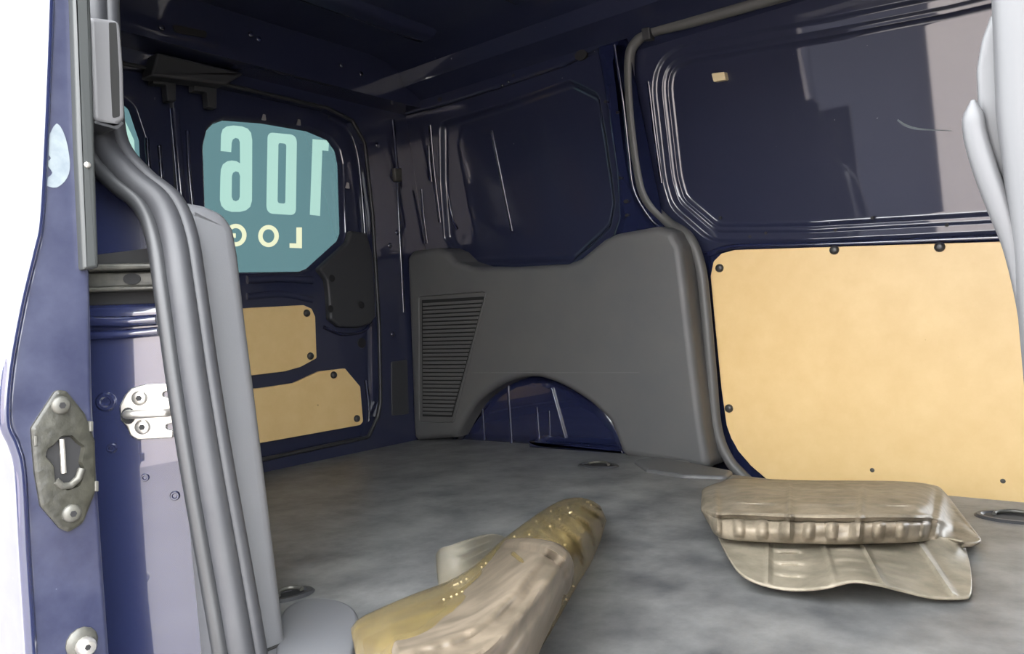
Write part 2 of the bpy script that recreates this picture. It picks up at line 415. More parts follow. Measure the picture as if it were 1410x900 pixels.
# ---------------------------------------------------------------- rubber seals round the far door opening
def seal(name, pts, label, ra=.016, rb=.010, m='rubber', side=None, lip=True):
    o = empty(name, pts[len(pts)//2], label, 'seal')
    P = cat(pts, 6)
    adopt(o, tube('bulb', P, ra, m, rb=rb, side=side, n=12))
    return o, P
FS = FU.up(.006)
pts = [FS.P(c) for c in FS.px([(1120, -18), (1038, 6), (948, 31), (900, 43), (878, 56), (867, 80), (869, 150), (879, 233), (891, 275), (920, 306)])]
low_seal = [ony(q, YW-.045) for q in [(948, 326), (964, 365), (972, 430), (980, 520), (987, 590), (1003, 632)]] + [ony(q, YW-.045) for q in [(1030, 662)]]
o, P = seal('door_seal', pts+low_seal, 'dark rubber seal around the closed far sliding door', .014, .014, 'rubber_far', side=(0, -.3, 0) if False else None)
# little bracket at the top corner of that seal
bk = slab('seal_bracket', FS.up(.01), rnd(FS.up(.01).px([(886, 40), (897, 38), (899, 55), (888, 57)]), .004, 3), .014, .003, 'trim_dark', base=-.01)
tag(bk, 'small dark bracket at the top corner of the far door seal', 'bracket')

# ---------------------------------------------------------------- wheel arch behind the trim cut-out
ARCH = [(624, 598), (637, 574), (654, 549), (679, 530), (705, 518), (726, 514), (747, 516), (776, 527), (806, 545), (831, 566), (844, 583), (859, 621)]
FA = Fr((0, .045, 0), (1, 0, 0), (0, 0, 1), (0, -1, 0))
def z0(fr, q, z=.0): c = fr.uv(q); return (c[0], z)
aout = [(FA.uv((606, 600))[0], -.02)] + [FA.uv(q) for q in [(622, 590), (640, 560), (668, 530), (705, 510), (730, 506), (755, 508), (785, 518), (822, 540)]] + [FA.uv((858, 580)), (FA.uv((885, 622))[0], -.02)]
bm = bmesh.new()
profile_shape(bm, FA, [tuple(p) for p in cat(aout[:], 4)], [(0, -.05), (.004, -.04), (.02, -.012), (.04, -.002), (.055, 0)], back=-.052)
wa = adopt(wl, finish('wheel_arch', bm, 'navy_gloss'))
for q0, q1, rr in (((663, 552), (667, 606), .004), ((699, 530), (704, 610), .005), ((739, 560), (742, 606), .004), ((756, 565), (757, 600), .003)):
    bead(FA, [q0, ((q0[0]+q1[0])/2, (q0[1]+q1[1])/2), q1], rr*.6, rr, 'navy_gloss', wa, 'rib')
adopt(wa, slab('rib', FA, FA.px([(756, 534), (762, 533), (781, 603), (774, 604)]), .008, .003, 'navy_gloss', base=-.002))
FAs = FA.up(.035)
adopt(wa, slab('sill_strip', FA, rnd([FAs.uv(q) for q in [(728, 606), (738, 606), (742, 611), (800, 614), (858, 619), (860, 625), (800, 621), (730, 617)]], .003, 3), .04, .006, 'navy_gloss', base=-.002))

# ---------------------------------------------------------------- grey quarter trim with louvred vent
qt = empty('side_trim_panel', (.5, 0, 0), 'dark grey moulded plastic side trim with louvred vent and wheel arch cut-out', 'trim panel')
tr = [(571, 602), (567, 480), (562, 356), (568, 349), (600, 345), (612, 350), (626, 364), (648, 371), (700, 372), (780, 368), (800, 360), (832, 334), (848, 326), (905, 316), (922, 322), (932, 340), (940, 400), (950, 490), (962, 590), (972, 643), (925, 632), (900, 630), (861, 623)]
tout = ccw([tuple(p) for p in rnd(FT.px(tr), .014, 4)] + [tuple(p) for p in cat(FT.px(ARCH[::-1]), 3)])
bm = bmesh.new()
prof = [(-.012, -.11), (-.010, -.06)] + [(-.010+.020*(1-math.cos(a)), -.02+.02*math.sin(a)) for a in [k/5*PI/2 for k in range(6)]]
profile_shape(bm, FT, tout, prof)
adopt(qt, finish('trim_shell', bm, 'trim'))
# front return of the trim, sweeping forward to the seal
FE = FT
# vent: dark backing, slats proud of it, thin frame
vb = FT.px([(579, 410), (668, 404), (668, 410), (624, 577), (580, 576)])
adopt(qt, slab('vent_recess', FT, rnd(FT.px([(581, 413), (667, 408), (623, 574), (582, 573)]), .003, 3), .0008, 0, 'slot', base=-.002))
vt = FT.px([(583, 416.5), (666, 411.5), (622, 572), (583, 571)])
NS = 29
for i in range(NS):
    t0, t1 = i/NS+.006, (i+1)/NS-.0065
    def L_(t): return (vt[0][0]*(1-t)+vt[3][0]*t, vt[0][1]*(1-t)+vt[3][1]*t)
    def R_(t): return (vt[1][0]*(1-t)+vt[2][0]*t, vt[1][1]*(1-t)+vt[2][1]*t)
    adopt(qt, slab('slat', FT, [L_(t0), R_(t0), R_(t1), L_(t1)], .0045, .001, 'trim', base=0, n=1))
fr_path = rnd(FT.px([(577, 408), (671, 401), (625, 581), (578, 580)]), .012, 5)
adopt(qt, tube('vent_frame', [FT.P(p, 0) for p in fr_path+fr_path[:1]], .0035, 'trim', rb=.0022, side=FT.N, n=6))
adopt(qt, slab('scuff', FT, FT.px([(650, 512.3), (880, 512.3), (880, 513.2), (650, 513.4)]), .0004, 0, 'step', base=-.001))
# base moulding in front of the trim foot
bmld = slab('base_moulding', FZ, rnd([FZ.uv(q) for q in [(872, 637), (905, 632), (960, 642), (990, 648), (1010, 652), (1000, 660), (940, 658), (890, 650)]], .02, 4), .008, .007, 'trim', base=-.005)
tag(bmld, 'smooth grey corner moulding on the floor at the foot of the side trim', 'moulding')

# ---------------------------------------------------------------- rear wall with door opening
wr = empty('wall_rear', (0.03, -.6, 0), 'navy frame around the rear doors', 'wall', kind='structure')
FRW = FRr.up(.035)
hr = FRW.px([(508, 604), (522, 575), (526, 553), (524, 447), (515, 296), (504, 196), (486, 164), (451, 146), (300, 111), (170, 84)])
zt = hr[-1][1]
hole = ccw(rnd(hr + [(-1.22, zt+.01), (-1.26, zt-.06), (-1.26, .02)], .02, 4))
outer = ccw([(-1.45, -.05), (YW+.05, -.05), (YW+.05, 1.26), (-1.45, 1.26)])
bm = bmesh.new(); lo = ring(bm, FRW, outer, 0); li = ring(bm, FRW, hole, 0); fill(bm, [lo, li]); prev = li
for ins, h in [(.002, -.0005), (.006, -.004), (.008, -.010), (.009, -.035)]:
    r = ring(bm, FRW, inset(hole, ins), h); bridge(bm, prev, r); prev = r
adopt(wr, finish('door_frame', bm, 'navy', merge=1e-6))
sl = [FRW.P(c, 0) for c in inset(hole, .006)]
adopt(wr, tube('frame_seal', sl+sl[:1], .006, 'rubber', rb=.006, n=8))
adopt(wr, slab('access_cover', FRW, rnd(FRW.px([(538, 498), (560, 495), (562, 570), (539, 572)]), .006, 3), .004, .002, 'navy_dusty' if False else 'trim_dark', base=-.001))
adopt(wr, slab('hinge_leaf', FRW, rnd(FRW.px([(540, 232), (550, 232), (551, 250), (541, 250)]), .003, 3), .012, .004, 'steel_dark', base=-.001))
for q in ((537, 338), (547, 320), (541, 460), (520, 200)):
    adopt(wr, button('plug', FRW, FRW.uv(q), .009, .004, 'navy_gloss'))
bead(FRW, [(541, 165), (545, 210), (547, 232)], .005, .006, 'navy_gloss', wr)
bead(FRW, [(547, 252), (551, 330), (556, 430)], .005, .006, 'navy_gloss', wr)
# header above the doors
hz0 = zt+.035
bm = bmesh.new(); box(bm, (.03, -1.40, hz0), (.13, YW-.06, ZC+.01))
hb = finish('header_beam', bm, 'navy', smooth=0); adopt(wr, hb)
FH = FRr.up(.13)
adopt(wr, slab('header_trim', FRr.up(.05), rnd(FRr.up(.07).px([(214, 73), (335, 102), (308, 118), (205, 105)]), .006, 3), .03, .006, 'trim_dark', base=-.02))
adopt(wr, slab('handle_recess', FH, rnd(FH.px([(236, 34), (284, 43), (284, 53), (240, 45)]), .01, 5), .004, .002, 'black_hole', base=-.001))
for q0 in ((222, 38), (345, 48), (356, 54), (470, 90), (497, 102)):
    adopt(wr, button('plug', FH, FH.uv(q0), .008, .005, 'navy_gloss'))
for qs in ([(208, 106), (240, 110), (240, 140), (228, 140), (226, 118), (208, 116)], [(264, 115), (296, 120), (296, 150), (284, 148), (282, 128), (264, 126)]):
    adopt(wr, slab('door_catch', FRr.up(.02), rnd(FRr.up(.03).px(qs), .003, 2), .02, .003, 'trim_dark', base=-.005))
bm = bmesh.new()
for i in range(7):
    q = (352+i*14, 92+i*4.6+random.uniform(-2, 2)); p = FRr.P(FRr.uv(q, .06), .06)
    bmesh.ops.create_icosphere(bm, subdivisions=1, radius=.012, matrix=Matrix.Translation(p) @ Matrix.Diagonal((.5, 1.4, .6, 1)))
adopt(wr, finish('latch_rod', bm, 'navy_gloss', smooth=60, wn=False))

# ---------------------------------------------------------------- rear doors
def recess_hole(bm, fr, outer, hole, prof):
    lo = ring(bm, fr, ccw(outer), 0); hole = ccw(hole); li = ring(bm, fr, hole, 0); fill(bm, [lo, li]); prev = li
    for ins, h in prof:
        r = ring(bm, fr, inset(hole, ins), h); bridge(bm, prev, r); prev = r
d2 = empty('door_2', (0, -.4, 0), 'wide navy rear door with lettered window and two plywood panels', 'door', kind='structure')
W1 = FRr.px([(283, 202), (288, 180), (298, 169), (311, 164), (364, 168), (427, 179), (455, 191), (466, 206), (470, 225), (473, 320), (469, 331), (427, 369), (417, 373), (330, 374)])
W1 += [(-.70, W1[-1][1]), (W1[0][0]-.008, W1[-1][1]+.02)]
W1 = ccw(rnd(W1, .012, 4))
W1o = inset(W1, -.012)
bm = bmesh.new()
recess_hole(bm, FRr, [(-.775, -.03), (-.03, -.03), (-.03, 1.12), (-.775, 1.12)], W1o, [(.002, -.0006), (.006, -.004), (.009, -.010), (.012, -.02)])
adopt(d2, finish('door_panel', bm, 'navy', merge=1e-6))
bead(FRr, [(503, 523), (507, 560), (506, 588), (498, 600)], .008, .006, 'navy_gloss', d2)
bead(FRr, [(445, 450), (470, 460), (497, 457), (509, 447), (514, 437)], .007, .006, 'navy_gloss', d2)
bead(FRr, [(340, 385), (390, 383), (430, 386)], .008, .012, 'navy', d2)
bead(FRr, [(340, 408), (390, 405), (430, 413)], .006, .010, 'navy', d2)
bead(FRr, [(258, 180), (260, 230), (265, 285)], .006, .006, 'navy_gloss', d2)
bead(FRr, [(240, 150), (246, 220), (252, 290)], .010, .012, 'navy', d2)
bead(FRr, [(452, 160), (478, 176), (490, 200), (497, 240), (504, 330)], .007, .010, 'navy', d2)
for q in ((363, 161), (411, 168), (478, 255)):
    adopt(d2, slab('clip_hole', FRr, rnd(FRr.px([(q[0]-3, q[1]+4), (q[0]-1, q[1]-4), (q[0]+2, q[1]-3), (q[0]+3, q[1]+5)]), .002, 2), .003, .001, 'steel', base=-.001))
adopt(d2, slab('emblem_hole', FRr, disc_pts(FRr.uv((498, 472)), .017, n=16), .002, .001, 'black_hole', base=-.001))
# latch cover on the door
lc = empty('latch_cover', FRr.P(FRr.uv((480, 450)), 0), 'dark plastic cover plate at the lower corner of the rear window', 'cover')
adopt(lc, slab('cover_shell', FRr, rnd(FRr.px([(432, 371), (473, 334), (478, 318), (500, 322), (510, 360), (515, 432), (505, 446), (490, 451), (462, 450), (449, 440), (446, 400), (444, 385)]), .012, 4), .022, .008, 'trim_dark', base=.001))
FLC = FRr.up(.0225)
for q in ((457, 383), (455, 425), (498, 420)):
    adopt(lc, button('screw_hole', FLC, FLC.uv(q), .011, .002, 'black_hole'))
# plywood panels of that door
FPY = FRr.up(.004)
def ply_thing(label, qs, clips, extra):
    c = FPY.px(qs); o = empty('plywood_panel', FPY.P((c[0][0], min(p[1] for p in c)), 0), label, 'panel')
    adopt(o, slab('board', FPY, rnd(c+extra, .008, 3), .008, .002, 'ply', base=0)); clipset(o, FPY.up(.008), clips, .011); return o
ply_thing('upper of two small plywood panels below the lettered rear window', [(300, 427), (338, 424), (416, 420), (427, 425), (432, 436), (434, 493), (412, 505), (391, 511), (352, 516), (300, 520)], [(422, 431), (427, 490)], [])
ply_thing('lower of two small plywood panels, just above the cargo floor', [(300, 540), (355, 534), (402, 527), (437, 511), (473, 507), (494, 532), (498, 580), (494, 585), (366, 608), (300, 618)], [(459, 516), (491, 576)], [])

d3 = empty('door_3', (0, -1.0, 0), 'narrow navy rear door half hidden behind the grey pillar', 'door', kind='structure')
yr = FRr.uv((196, 200))[0]
W2 = ccw(rnd([(-1.16, .56), (yr-.01, .56), (yr, .62), (yr+.002, .88), (yr-.02, .955), (yr-.06, .985), (-1.12, .985), (-1.16, .93)], .02, 4))
bm = bmesh.new()
recess_hole(bm, FRr, [(-1.30, -.03), (-.787, -.03), (-.787, 1.12), (-1.30, 1.12)], inset(W2, -.012), [(.002, -.0006), (.006, -.004), (.009, -.010), (.012, -.02)])
adopt(d3, finish('door_panel', bm, 'navy', merge=1e-6))
bead(FRr, [(202, 190), (206, 240), (212, 285)], .006, .006, 'navy_gloss', d3)
bead(FRr, [(219, 200), (223, 250), (226, 280)], .006, .006, 'navy_gloss', d3)
bm = bmesh.new(); box(bm, (-.02, -.79, -.03), (-.003, -.772, 1.12)); adopt(d3, finish('centre_seal', bm, 'rubber', smooth=0))

# windows: vinyl film with cut letters, mirrored as read from inside
FG = FRr.up(-.02)
def z4(pts): return [FG.uv((240+x/3.2143, 140+y/3.2143)) for x, y in pts]
def arc(c, rx, ry, a0, a1, n): return [(c[0]+rx*math.cos(math.radians(a0+(a1-a0)*k/n)), c[1]-ry*math.sin(math.radians(a0+(a1-a0)*k/n))) for k in range(n+1)]
six = z4([(205, 218), (252, 223), (254, 182), (259, 167), (271, 160), (284, 164), (290, 178), (291, 272), (275, 263), (255, 260), (235, 263), (215, 277), (206, 300), (204, 330), (202, 435), (208, 460), (225, 478), (252, 487), (292, 487), (318, 480), (336, 465), (344, 438), (345, 170), (340, 138), (325, 119), (300, 109), (262, 105), (232, 109), (214, 122), (207, 145)])
sixc = z4([(255, 330), (260, 314), (272, 308), (285, 312), (291, 328), (290, 420), (285, 434), (272, 440), (260, 435), (254, 420)])
zero = ccw(rnd(z4([(413, 135), (543, 147), (538, 502), (407, 494)]), .022, 7)); zeroc = ccw(rnd(z4([(461, 182), (496, 186), (491, 451), (457, 448)]), .008, 5))
one = z4([(600, 500), (645, 505), (655, 215), (682, 218), (685, 172), (612, 165)])
ell = z4([(540, 556), (565, 556), (565, 648), (510, 646), (510, 626), (540, 627)])
oo = z4(arc((417, 594), 46, 49, 0, 345, 23)); ooc = z4(arc((417, 594), 26, 30, 0, 345, 23))
gg = z4(arc((272, 590), 48, 50, 130, -140, 20) + [(232, 590), (232, 582), (272, 582), (272, 602), (252, 602), (255, 612)] + arc((272, 590), 28, 31, -125, 125, 16))
def sheet_fill(name, fr, outer, holes, m, parent, h=0):
    bm = bmesh.new(); fill(bm, [ring(bm, fr, ccw(p), h) for p in [outer]+holes]); o = finish(name, bm, m, smooth=0); adopt(parent, o); return o
w1 = empty('window_1', (-.02, -.45, .56), 'rear door window covered in teal film with mirrored lettering 106 LOG', 'window', kind='structure')
sheet_fill('film', FG, inset(W1, -.004), [six, zero, one, ell, oo, gg], 'film_teal', w1)
for n_, a, m_ in (('digit', six, 'film_mint'), ('digit', zero, 'film_mint'), ('digit', one, 'film_mint'), ('letter', ell, 'film_cream'), ('letter', oo, 'film_cream'), ('letter', gg, 'film_cream')):
    hs = {id(six): [sixc], id(zero): [zeroc], id(oo): [ooc]}.get(id(a), [])
    sheet_fill(n_, FG, a, hs, m_, w1)
    for c in hs: sheet_fill('counter', FG, c, [], 'film_teal', w1)
w2 = empty('window_2', (-.02, -1.0, .56), 'narrow rear door window in teal film with pale mint lettering', 'window', kind='structure')
a_ = yr-.004
glyph = [(a_-.006, .66), (a_-.006, .88), (a_-.03, .935), (a_-.17, .935), (a_-.17, .885), (a_-.075, .885), (a_-.075, .85), (a_-.13, .85), (a_-.13, .80), (a_-.075, .80), (a_-.075, .71), (a_-.17, .71), (a_-.17, .66)]
sheet_fill('film', FG, inset(W2, -.004), [glyph], 'film_teal', w2); sheet_fill('letter', FG, glyph, [], 'film_mint', w2)

# ---------------------------------------------------------------- roof
cl = empty('ceiling', (1.0, -.6, ZC), 'dark navy painted roof of the cargo bay with pressed cross ribs', 'ceiling', kind='structure')
zr = 1.10
far = [(ywall(zr)+.03, zr-.02), (ywall(zr)-.004, zr), (ywall(zr)-.02, zr+.012), (ywall(zr)-.05, zr+.03), (ywall(zr)-.09, zr+.045), (ywall(zr)-.10, zr+.06), (ywall(zr)-.11, zr+.085), (ywall(zr)-.16, ZC-.01), (ywall(zr)-.24, ZC)]
mir = lambda y: -1.28-y
prof = far + [(mir(y), z) for y, z in far[::-1]] + [(-1.45, zr-.02), (-1.45, ZC+.06), (YW+.05, ZC+.06), (YW+.05, zr-.02), (far[0][0], far[0][1])]
adopt(cl, sweep_x('roof_panel', prof, -.05, XF+.05, 'navy', nx=4))
for x in (.36, .72, 1.08, 1.44, 1.80):
    pr = [(x-.05, ZC+.002), (x-.035, ZC-.012), (x-.02, ZC-.018), (x+.02, ZC-.018), (x+.035, ZC-.012), (x+.05, ZC+.002)]
    bm = bmesh.new(); a = [bm.verts.new((px_, -1.06, z)) for px_, z in pr]; b = [bm.verts.new((px_, -.20, z)) for px_, z in pr]
    for i in range(5): bm.faces.new((a[i], a[i+1], b[i+1], b[i]))
    adopt(cl, finish('roof_rib', bm, 'navy'))

# ---------------------------------------------------------------- bulkhead and near side
bm = bmesh.new(); box(bm, (XF, -1.43, -.3), (XF+.04, YW+.06, ZC+.05))
tag(finish('wall_front', bm, 'trim', smooth=0), 'grey bulkhead closing the cargo bay towards the cab', 'wall', kind='structure')
wn_ = empty('wall_right', (.4, YN, 0), 'navy painted near side wall of the van beside the open doorway', 'wall', kind='structure')
bm = bmesh.new()
for x0, x1 in ((-.05, .90),):
    r = [[bm.verts.new((x, y, z)) for y, z in ((-1.385, -.1), (-1.385, .5), (-1.30, 1.16), (-1.34, 1.16), (-1.47, .5), (-1.47, -.3))] for x in (x0, x1)]
    for i in range(5): bm.faces.new((r[0][i], r[0][i+1], r[1][i+1], r[1][i]))
    for e in r: bm.faces.new(e)
adopt(wn_, finish('quarter_panel', bm, 'navy'))

# near trim: mirror image of the far one, seen end-on
o_top, o_bot = Vector((1.035, 0, .55)), Vector((1.10, 0, 0))
FE = Fr(o_bot, (0, 1, 0), (o_top-o_bot), Vector((0, 1, 0)).cross((o_top-o_bot).normalized()))
nt_ = empty('side_trim_panel', (.8, -1.27, 0), 'light grey end of the moulded side trim at the open doorway', 'trim panel')
ends = FE.px([(246, 272), (285, 279), (312, 290), (327, 312), (334, 350), (343, 430), (358, 545), (372, 655), (386, 770), (401, 890), (404, 930), (340, 930), (318, 780), (292, 600), (266, 420)])
adopt(nt_, slab('trim_shell', FE, rnd(ends, [.035, .03, .03, .03, .03, 0, 0, 0, 0, 0, 0, 0, 0, 0, 0], 4), 0.0, .018, 'pillar_grey', base=-.3, n=5))
s0, s1 = FE.P(FE.uv((356, 899)), .001), FE.P(FE.uv((407, 878)), .001)
adopt(nt_, tube('joint', [s0, s1], .0016, 'slot', n=6))
fp = slab('floor_plate', FZ, [tuple(p) for p in cat(FZ.px([(385, 860), (402, 836), (432, 828), (468, 832), (490, 846), (492, 872), (480, 920), (430, 960), (385, 940)]), 4, True)], .006, .004, 'pillar_grey', base=-.004)
tag(fp, 'pale grey rounded floor plate at the foot of the doorway trim', 'floor plate')

# near door opening seal
spx = [((124, -40), .93), ((127, 40), .93), ((130, 110), .932), ((134, 175), .94), ((146, 212), .955), ((176, 246), .985), ((214, 278), 1.015), ((234, 325), 1.042), ((246, 400), 1.06), ((263, 520), 1.075), ((284, 650), 1.09), ((309, 790), 1.105), ((323, 870), 1.115), ((335, 940), 1.12)]
P1 = [onx(q, x) for q, x in spx]
ds = empty('door_seal', P1[-1], 'thick ribbed grey rubber seal curving down the edge of the open doorway', 'seal')
C1 = cat(P1, 6)
adopt(ds, tube('bulb', [p+Vector((0, .004, 0)) for p in C1], .015, 'rubber_grey', rb=.015, n=16))
adopt(ds, tube('lip', [p+Vector((-.012, -.012, -.004)) for p in C1], .010, 'rubber', rb=.012, n=10))
adopt(ds, tube('flange', [p+Vector((.003, .022, .004)) for p in C1], .010, 'rubber_grey', rb=.012, n=10))

# ---------------------------------------------------------------- door jamb of the near opening
jb = empty('door_jamb', (.95, -1.40, 0), 'glossy navy door jamb between the open sliding door and the rubber seal', 'door jamb', kind='structure')
jn = Vector((.78, -.62, 0)).normalized(); ju = Vector((-jn.y, jn.x, 0))
jo = onx((200, 565), .975)
FJ = Fr((jo.x, jo.y, 0), ju, (0, 0, 1), jn)
jlow = FJ.px([(60, 445), (100, 420), (225, 416), (242, 430), (258, 520), (276, 620), (303, 790), (318, 900), (326, 960), (60, 960)])
adopt(jb, slab('jamb_face', FJ, rnd(jlow, .015, 4), 0, .012, 'navy_gloss', base=-.05, n=4))
FJ2 = FJ.up(-.03)
adopt(jb, slab('upper_jamb', FJ2, FJ2.px([(40, -60), (126, -60), (130, 185), (145, 228), (190, 268), (236, 312), (252, 430), (40, 440)]), 0, .006, 'navy_gloss', base=-.03))
rl = empty('rail_channel', FJ.P(FJ.uv((170, 390)), 0), 'dark metal rail channel with a mounting hole above the striker', 'rail')
adopt(rl, slab('channel_back', FJ2, FJ2.px([(100, 355), (222, 340), (236, 420), (100, 425)]), .004, .001, 'black_hole', base=-.002))
adopt(rl, slab('flange', FJ2, rnd(FJ2.up(.03).px([(100, 364), (222, 361), (225, 369), (100, 374)]), .002, 2), .03, .003, 'steel_dark', base=0))
adopt(rl, slab('flange', FJ2, rnd(FJ2.up(.03).px([(100, 396), (222, 393), (224, 398), (100, 403)]), .002, 2), .03, .003, 'steel_dark', base=0))
adopt(rl, slab('web', FJ2, rnd(FJ2.up(.012).px([(100, 376), (222, 373), (224, 394), (100, 398)]), .002, 2), .012, .003, 'steel_dark', base=0))
adopt(rl, slab('mounting_hole', FJ2.up(.012), disc_pts(FJ2.up(.012).uv((182, 384)), .010, .007), .002, 0, 'black_hole', base=-.001))
bead(FJ.up(.002), [(125, 443), (170, 443), (216, 440)], .010, .007, 'navy_gloss', jb)
bead(FJ.up(.002), [(125, 462), (170, 460), (218, 456)], .008, .006, 'navy_gloss', jb)
for q, r_ in (((146, 553), .012), ((154, 617), .006), ((200, 657), .005), ((241, 682), .006)):
    c = FJ.uv(q); bm = bmesh.new(); profile_shape(bm, FJ, disc_pts(c, r_), [(0, .0005), (r_*.2, .003), (r_*.45, .003), (r_*.6, .0008)], back=-.001)
    adopt(jb, finish('dimple', bm, 'navy_gloss'))

# striker plate
sk = empty('striker_plate', FJ.P(FJ.uv((200, 567)), 0), 'bare steel striker plate with a bar and two bolts on the navy jamb', 'striker')
def zk(pts, fr): return [fr.uv((30+x/3.4636, 500+y/3.4636)) for x, y in pts]
FK = FJ.up(.005)
adopt(sk, slab('plate', FJ, rnd(zk([(465, 205), (490, 150), (520, 118), (590, 99), (700, 97), (708, 130), (675, 138), (672, 158), (706, 166), (718, 200), (726, 285), (690, 292), (688, 312), (725, 320), (722, 356), (550, 366), (515, 345), (500, 305), (470, 270)], FK), .003, 3), .005, .002, 'steel', base=0))
for q in ((562, 165), (577, 303)):
    c = zk([q], FK)[0]; b_ = adopt(sk, button('bolt', FK, c, .009, .004, 'steel'))
    adopt(b_, slab('socket', FK.up(.0038), disc_pts(c, .0035, n=6), .0006, 0, 'black_hole', base=0))
bar = [FK.P(zk([q], FK)[0], h) for q, h in (((512, 240), -.002), ((512, 240), .010), ((530, 238), .016), ((620, 233), .017), ((700, 229), .016), ((716, 228), .008), ((716, 228), -.002))]
adopt(sk, tube('striker_bar', cat(bar, 4), .0052, 'steel', n=10))
adopt(sk, slab('bar_hole', FK, disc_pts(zk([(508, 250)], FK)[0], .008, .010), .0006, 0, 'black_hole', base=-.001))

# ---------------------------------------------------------------- open sliding door, leading edge towards us
d4 = empty('door_4', (.6, -1.45, -.2), 'open navy sliding door pushed back outside, scuffed leading edge facing the doorway', 'door', kind='structure')
FD = Fr((1.03, 0, 0), (0, 1, 0), (0, 0, 1), (1, 0, 0))
left = [(70, -60), (66, 60), (60, 200), (54, 305), (46, 345), (28, 420), (12, 510), (8, 580), (20, 612), (29, 650), (35, 760), (44, 905), (48, 1000)]
right = [(165, 1000), (152, 900), (138, 700), (129, 560), (125, 370), (118, 200), (104, 0), (100, -60)]
dl = FD.px(left); dr = FD.px(right)
dface = [tuple(p) for p in cat(dl, 4)] + dr
adopt(d4, slab('door_shell', FD, dface, 0, .006, 'navy_dusty', base=-.95, n=4))
# folded hem along the outer edge
adopt(d4, tube('hem', [FD.P(p, -.002) for p in cat(dl, 5)], .006, 'navy_gloss', rb=.006, n=10))
wpt = FD.px([(62, 200), (66, 190), (78, 170), (90, 190), (96, 225), (92, 245), (78, 258), (64, 255), (64, 246), (72, 238), (64, 225), (70, 218), (64, 210)])
adopt(d4, slab('worn_paint', FD, [tuple(p) for p in cat(wpt, 3, True)], .0006, 0, 'white_wear', base=-.001))
gs = slab('edge_guard', FD, rnd(FD.up(.012).px([(97, -60), (123, -60), (128, 60), (132, 220), (137, 368), (115, 372), (107, 200), (101, 0)]), .003, 2), .012, .004, 'guard', base=0)
tag(gs, 'flat grey rubber guard strip down the edge of the open door', 'guard strip')
adopt(gs, button('rivet', FD.up(.012), FD.up(.012).uv((120, 227)), .0035, .003, 'steel'))

# door latch
lt = empty('door_latch', FD.P(FD.uv((90, 640)), 0), 'greasy dark metal latch plate with an open catch on the door edge', 'latch')
FL = FD.up(.004)
plate = rnd(zk([(165, 125), (212, 132), (300, 240), (348, 370), (355, 600), (292, 760), (222, 806), (180, 786), (90, 680), (62, 520), (45, 310)], FL), .006, 3)
mouth = rnd(zk([(185, 345), (238, 342), (268, 372), (298, 395), (284, 470), (298, 510), (275, 585), (215, 606), (155, 570), (148, 490), (108, 445), (120, 405), (150, 385)], FL), .004, 3)
bm = bmesh.new(); pl = ccw(plate); mo = ccw(mouth)
a0 = ring(bm, FD, pl, 0); a1 = ring(bm, FD, pl, .004); a2 = ring(bm, FD, inset(pl, .003), .006); bridge(bm, a0, a1); bridge(bm, a1, a2)
m1 = ring(bm, FD, mo, .006); fill(bm, [a2, m1]); m2 = ring(bm, FD, inset(mo, .002), .001); bridge(bm, m1, m2)
adopt(lt, finish('latch_plate', bm, 'grease'))
adopt(lt, slab('catch_mouth', FD, mo, .0012, 0, 'black_hole', base=0))
for q in ((185, 200), (237, 715)):
    c = zk([q], FD.up(.006))[0]; b_ = adopt(lt, button('bolt', FD.up(.006), c, .0095, .005, 'steel_dark'))
    adopt(b_, slab('socket', FD.up(.0108), disc_pts(c, .0035, n=6), .0006, 0, 'black_hole', base=0))
F5 = FD.up(.004)
adopt(lt, tube('catch_pin', [F5.P(c) for c in zk([(190, 360), (196, 440), (200, 522)], F5)], .0028, 'steel', n=8))
adopt(lt, tube('catch_lip', [F5.P(c, .001) for c in zk([(160, 560), (190, 585), (230, 582), (268, 548), (285, 500)], F5)], .004, 'steel_dark', n=8))
for q in ((326, 300), (352, 585), (62, 370)):
    adopt(lt, slab('tab', FD, rnd(zk([(q[0]-9, q[1]-25), (q[0]+10, q[1]-25), (q[0]+10, q[1]+25), (q[0]-9, q[1]+25)], FL), .001, 2), .0075, .001, 'steel_dark', base=0))
# bolt low on the door
db = empty('door_bolt', FD.P(FD.uv((116, 888)), 0), 'steel stop bolt with a washer low on the open door edge', 'bolt')
adopt(db, button('washer', FD, FD.uv((112, 884)), .016, .006, 'steel_dark')); b_ = adopt(db, button('head', FD.up(.006), FD.up(.006).uv((117, 889)), .010, .012, 'steel'))
adopt(b_, slab('socket', FD.up(.0178), disc_pts(FD.up(.0178).uv((121, 891)), .003, n=6), .0006, 0, 'black_hole', base=0))

# grip cover at the top of the seal
gc = empty('grip_cover', onx((150, 170), .93), 'tall grey plastic grip cover over the top of the doorway seal', 'grip')
FGp = Fr((.975, 0, 0), (0, 1, 0), (0, 0, 1), (1, 0, 0))
gp = lambda qs, h=0: FGp.up(h).px(qs)
adopt(gc, slab('cover', FGp, rnd(gp([(123, 22), (166, 28), (171, 90), (173, 163), (160, 175), (129, 166), (126, 100)], .02), .008, 4), .02, .005, 'grip_grey', base=-.012))
adopt(gc, slab('groove', FGp.up(.02), rnd(gp([(150, 31), (160, 31), (164, 100), (165, 160), (155, 163), (152, 100)], .0205), .002, 2), .0008, 0, 'slot', base=-.001))
adopt(gc, slab('base_cap', FGp, rnd(gp([(129, 166), (160, 174), (172, 163), (168, 174), (158, 177), (130, 169)], .022), .001, 2), .022, .003, 'trim_dark', base=-.012))

